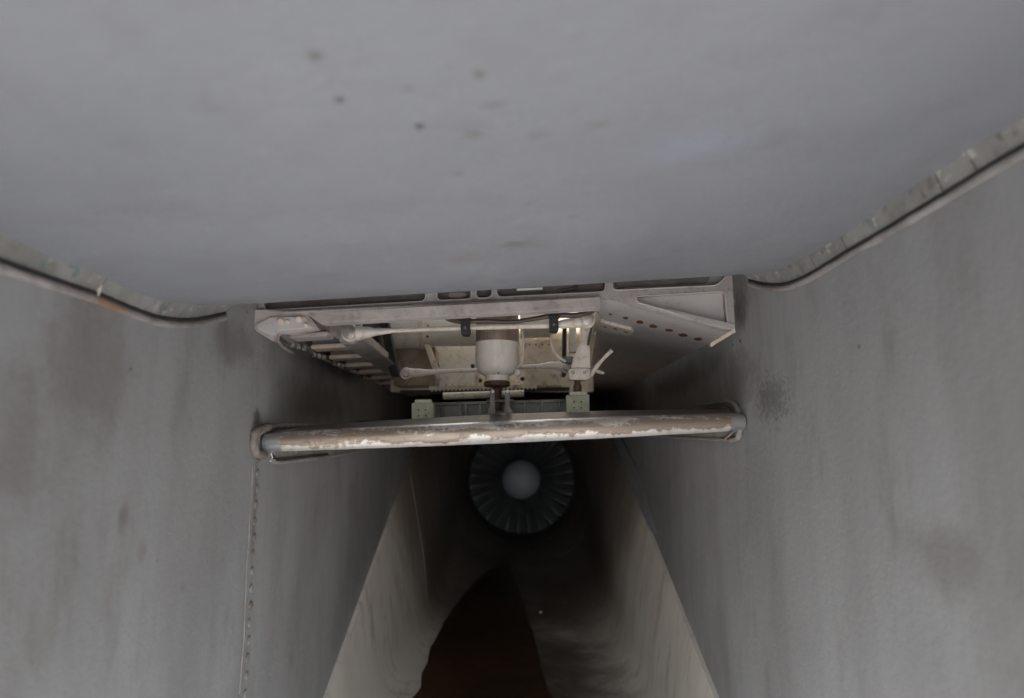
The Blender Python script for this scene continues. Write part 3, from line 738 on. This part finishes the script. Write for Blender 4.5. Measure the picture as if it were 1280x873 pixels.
# serrated lower edge
pts = []
for k in range(27):
    x = 536 + k * 5; yb = 487.5 - (x - 540) * .022; pts += [(x, yb), (x + 2.5, yb), (x + 2.6, yb + 1.6), (x + 4.9, yb + 1.6)]
plate('hinge_strip', [(536, 483)] + [p for p in pts] + [(671, 481)], 1.88, .006, cream2_m, bay, bevel=0)
tube('torque_tube', [at(554, 495.5, 1.62), at(655, 492, 1.62)], .0085, cream2_m, bay)
box('left_lining', (-.42, 1.45, .235), (-.405, 2.3, .56), dark_m, bay)
box('right_lining', (.19, 1.45, .30), (.2, 2.2, .56), cream2_m, bay)
# closing skins: forward bulkhead, roof with the opening for the added light well, aft bulkhead
sh = thing('nacelle_skin', 'grey upper skin closing the bay behind the beam', 'skin', (0, 1.5, .6))
box('bulkhead', (XL, Y0 + .045, .345), (XR, Y0 + .055, .61), shell_m, sh)
box('bulkhead', (XL - .03, 4.75, -.80), (XR + .03, 4.78, .64), shell_m, sh)
box('skin', (XL - .03, 1.30, -.82), (XR + .03, 4.75, -.79), shell_m, sh)
box('skin', (XL - .04, 3.402, -.79), (XL - .02, 4.75, .615), shell_m, sh); box('skin', (XR + .02, 3.402, -.79), (XR + .04, 4.75, .615), shell_m, sh)
box('bulkhead', (XL + .002, 3.36, .10), (XR - .002, 3.38, .61), dark_m, sh)
ox0, ox1, oy0, oy1 = -.38, .30, 1.38, 2.12
# added white light well, out of view, bouncing sun down into the bay
box('bounce_well_wall', (ox0 - .02, oy0 - .02, .64), (ox0, oy1 + .02, 1.42), white_m, sh); box('bounce_well_wall', (ox1, oy0 - .02, .64), (ox1 + .02, oy1 + .02, 1.42), white_m, sh)
box('bounce_well_wall', (ox0, oy0 - .02, .64), (ox1, oy0, 1.42), white_m, sh); box('bounce_well_wall', (ox0, oy1, .64), (ox1, oy1 + .02, 1.42), white_m, sh)
box('bounce_well_roof', (ox0, oy0, 1.40), (ox1, 1.60, 1.42), cream_m, sh)
box('bounce_lining', (XL + .01, Y0 + .058, .36), (XR - .01, Y0 + .064, .60), white_m, sh)  # unseen white sheet added to bounce the well's light through the bay
box('roof', (XL - .03, -.80, .62), (XR + .03, oy0, .64), shell_m, sh); box('bulkhead', (XL, -.79, .22), (XR, -.77, .62), shell_m, sh); box('roof', (XL, oy1, .61), (XR, 4.75, .63), shell_m, sh)
box('roof', (XL, oy0, .61), (ox0, oy1, .63), shell_m, sh); box('roof', (ox1, oy0, .61), (XR, oy1, .63), shell_m, sh)

# ------------------------------------------------------------------ actuator
act = thing('actuator', 'fat white hydraulic cylinder hanging in the middle of the frame opening', 'actuator', tuple(at(622, 470, 1.43)))
YA = 1.45
cc = at(621.5, 430, YA); rr = 27.5 / F * YA
def zz(py): return at(621.5, py, YA).z
zc = cc.z
prof = [(rr * .12, zz(472)), (rr * .45, zz(471.3)), (rr * .72, zz(468.5)), (rr * .88, zz(464)), (rr * .97, zz(457)), (rr, zz(449)), (rr, zz(429))]
tiltx = Vector((0, 0, 1))
lathe('cylinder', [(r, z - zc) for r, z in prof], cc, (0, 0, 1), cyl_m, act, seg=40)
lathe('barrel', [(rr * .985, zz(429) - zc), (rr * .985, zz(385) - zc), (rr * .985, .56 - zc)], cc, (0, 0, 1), cylmetal_m, act, seg=40)
lathe('neck', [(rr * .53, zz(478) - zc), (rr * .55, zz(469) - zc)], cc, (0, 0, 1), cyl_m, act, seg=28)
lathe('collar', [(rr * .52, zz(484) - zc), (rr * .60, zz(482.5) - zc), (rr * .60, zz(478) - zc), (rr * .5, zz(476) - zc)], cc, (0, 0, 1), rustpost_m, act, seg=28)
lathe('piston_rod', [(rr * .22, zz(512) - zc), (rr * .22, zz(486) - zc), (rr * .38, zz(484) - zc)], cc, (0, 0, 1), rustpost_m, act, seg=20)
bolt('plug', at(623, 467, YA - rr * .8), (0, -1, 0), .002, .0015, steel_m, act)
bolt('boss', at(645, 466, YA - .01), (1, -.3, 0), .007, .01, cyl_m, act)
tube('hydraulic_line', [at(652, 400, 1.44), at(653, 414, 1.44), at(654.5, 442, 1.44), at(651, 455, 1.445), at(645, 462, 1.45)], .0022, rod_m, act)
tube('hydraulic_line', [at(647, 414, 1.45), at(648, 440, 1.45), at(647, 460, 1.46)], .003, rod_m, act)

# ------------------------------------------------------------------ rods
def rod(name, label, pts, radii, mat, ends, Y, er):
    t = thing(name, label, 'push rod', tuple(at(*pts[0], Y)), 'tie rods across the frame opening')
    tube('shaft', [at(x, y, Y) for x, y in pts], radii, mat, t, seg=14)
    for (x, y, r) in ends:
        c = at(x, y, Y); e = lathe('eye', [(r, -.008), (r * 1.1, -.005), (r * 1.1, .005), (r, .008)], c, (0, -1, 0), mat, t, seg=28)
        bolt('bolt', c + Vector((0, -.008, 0)), (0, -1, 0), r * er, .007, bolt_m, t, hexa=False)
    return t
u_ = 1.30 / F
rod('push_rod', 'long upper grimy rod with bolted eye, clipped to a dark hose', [(446, 417), (458, 416), (470, 415), (485, 414), (500, 413), (580, 410), (640, 408), (690, 406.5), (706, 405), (728, 402)],
    [9.5 * u_, 7.5 * u_, 5 * u_, 3.6 * u_, 3.1 * u_, 3.3 * u_, 3.8 * u_, 4.2 * u_, 6 * u_, 8 * u_], rod_m, [(438.5, 417, 10.5 * u_), (733, 400, 10.5 * u_)], 1.30, .85)
u2 = 1.55 / F
rod('push_rod', 'lower rod passing behind the white cylinder', [(512, 467.5), (522, 467), (534, 466), (548, 465), (565, 464), (600, 463), (650, 459.5), (672, 458.5), (690, 457), (704, 459)],
    [7 * u2, 6 * u2, 4 * u2, 2.8 * u2, 2.5 * u2, 2.5 * u2, 2.6 * u2, 3.0 * u2, 4.8 * u2, 6.2 * u2], rod_m, [(508, 467.5, 7.0 * u2), (708, 460, 6.6 * u2)], 1.55, .78)

# hose with two clamps
hs = thing('hose', 'dark brown hose sagging above the upper rod', 'hose', tuple(at(580, 398, 1.29)))
tube('tube', [at(548, 394, 1.30), at(565, 400, 1.295), at(581, 402, 1.29), at(605, 401.5, 1.29), at(640, 402.5, 1.29), at(665, 399, 1.29), at(692, 394.5, 1.285), at(722, 394, 1.28), at(742, 388, 1.28)],
     [.003, .0055, .0056, .0046, .0042, .0042, .0055, .0052, .005], hose_m, hs)
for x, y in ((581.5, 402), (692.5, 398)):
    c = plate('clamp', [(x - 5, y - 8), (x + 6, y - 8), (x + 5.5, y + 6), (x + 6, y + 15), (x + 3, y + 16.5), (x - 5, y + 16), (x - 6, y + 6)], 1.278, .03, rubber_m, hs, bevel=.002)
    bolt('screw', at(x, y + 8, 1.277), (0, -1, 0), .0035, .003, steel_m, c)
    plate('ear', [(x - 7, y - 4), (x + 8, y - 4.5), (x + 7.5, y - 1), (x - 6.5, y - 1)], 1.274, .02, rubber_m, c)
tag(tube('wire', [at(692, 412, 1.40), at(689, 424, 1.39), at(692, 438, 1.38), at(699, 447, 1.38), at(706, 452, 1.39)], .003, rod_m, loc=tuple(at(692, 412, 1.4))), 'pale curved cable loop hanging below the right-hand clamp', 'cable')

# right-hand bell crank
bc = thing('bell_crank', 'cream triangular arm standing on the right-hand hinge block', 'linkage', tuple(at(722, 490, 1.40)))
Yq = 1.375
arm = plate('arm', [(726, 404), (735, 404), (737, 425), (738, 462), (714, 462), (717, 447), (728, 424)], Yq, .018, rod_m, bc, bevel=.003)
plate('foot', [(711, 461), (737, 460), (737.5, 473), (735, 475), (711, 474.5)], Yq - .008, .034, rod_m, bc, bevel=.003)
for x in (716.5, 731): bolt('bolt', at(x, 466, Yq - .008), (0, -1, 0), .0038, .0025, bolt_m, bc)
lathe('post', [(.0075, 0), (.0085, .004), (.0085, .016), (.0065, .018), (.0065, .034)], at(722, 491.5, Yq + .008), (0, 0, 1), rustpost_m, bc)
tube('side_arm', [at(739, 470, Yq), at(744, 461, Yq - .01), at(754, 449, Yq - .02), at(765, 438, Yq - .03)], [.0038, .005, .0035, .0045], rod_m, bc, seg=8)
tube('side_arm', [at(742, 463, Yq + .02), at(748, 465, Yq + .02), at(755, 467, Yq + .02)], [.003, .004, .0028], cream2_m, bc, seg=8)
plate('clip', [(699, 446), (716, 445.5), (721, 451), (714, 455), (702, 452)], Yq + .03, .02, steel_m, bc)
tube('link', [at(741, 405, 1.36), at(737, 420, 1.36), at(735, 432, 1.36)], .0025, steel_m, bc)

# ------------------------------------------------------------------ bar-end seals
s1 = thing('bar_end_seal', 'crusty brown bead curled round the left end of the bar', 'seal', tuple(atx(318, 552, XL)))
P = [atx(x, y, XL + .006) for x, y in ((330, 569), (321, 567), (317, 558), (316.5, 548), (320, 540), (330, 535.5), (350, 533), (385, 532.5), (420, 535))]
tube('bead', P, [.006, .0065, .0065, .0065, .007, .006, .005, .004, .003], beadd_m, s1, wob=.5)
P = [atx(x, y, XL + .003) for x, y in ((325, 571), (321, 563), (321, 548), (327, 541), (350, 538), (400, 535.5), (460, 533))]
tube('inner_bead', P, .003, bead_m, s1, wob=.5)
s1b = thing('lower_bar_seal', 'torn grey rubber lip and green gasket below the left end of the bar', 'seal', tuple(atx(345, 577, XL)))
P = [atx(x, y, XL + .006) for x, y in ((342, 577), (352, 578), (375, 575.5), (400, 572.5), (430, 568), (455, 563), (470, 560))]
tube('bead', P, [.0042, .0042, .004, .0038, .0036, .003, .002], bead_m, s1b, wob=.3)
P = [atx(x, y, XL + .008) for x, y in ((344, 576), (350, 574), (362, 573), (385, 570.5), (410, 568))]
tube('groove', P, .0024, dark_m, s1b)
tube('torn_edge', [atx(x, y, XL + .010) for x, y in ((338, 577), (340.5, 572), (339, 568), (341, 564), (345, 561))], .0014, white_m, s1b, wob=.6)
Vp, Fp = prism([atx(x, y, XL + .002) for x, y in ((340, 562), (430, 557), (425, 566), (400, 571), (345, 576))], (.004, 0, 0)); obj('gasket', Vp, Fp, gask_m, s1b)
s2 = thing('bar_end_seal', 'smooth pale grey U-shaped bead round the right end of the bar', 'seal', tuple(atx(925, 530, XR)))
P = [atx(x, y, XR - .006) for x, y in ((866, 508), (885, 505.5), (904, 502.5), (913, 502.5), (920, 508), (924, 518), (925.5, 532), (924, 545), (919, 549.5), (908, 550), (890, 549.5), (860, 548), (825, 546), (795, 542)) ]
tube('bead', P, [.0016, .0025, .0035, .0045, .0058, .0062, .0062, .0058, .0048, .0038, .0036, .0034, .003, .002], bead_m, s2, wob=.15)
P = [atx(x, y, XR - .004) for x, y in ((880, 511), (903, 508), (911, 510), (916, 520), (918, 535), (913, 543), (900, 547))]
tube('inner_bead', P, .0022, beadd_m, s2, wob=.4)
Vp, Fp = prism([atx(x, y, XR - .002) for x, y in ((815, 541), (860, 536), (914, 528), (916, 543), (905, 547.5), (860, 545.5))], (-.003, 0, 0)); obj('gasket', Vp, Fp, gask_m, s2)
tube('loose_lip', [atx(x, y, XR - .012) for x, y in ((905, 550), (911, 545), (918, 539), (922, 538))], .0018, bead_m, s2, wob=.5)
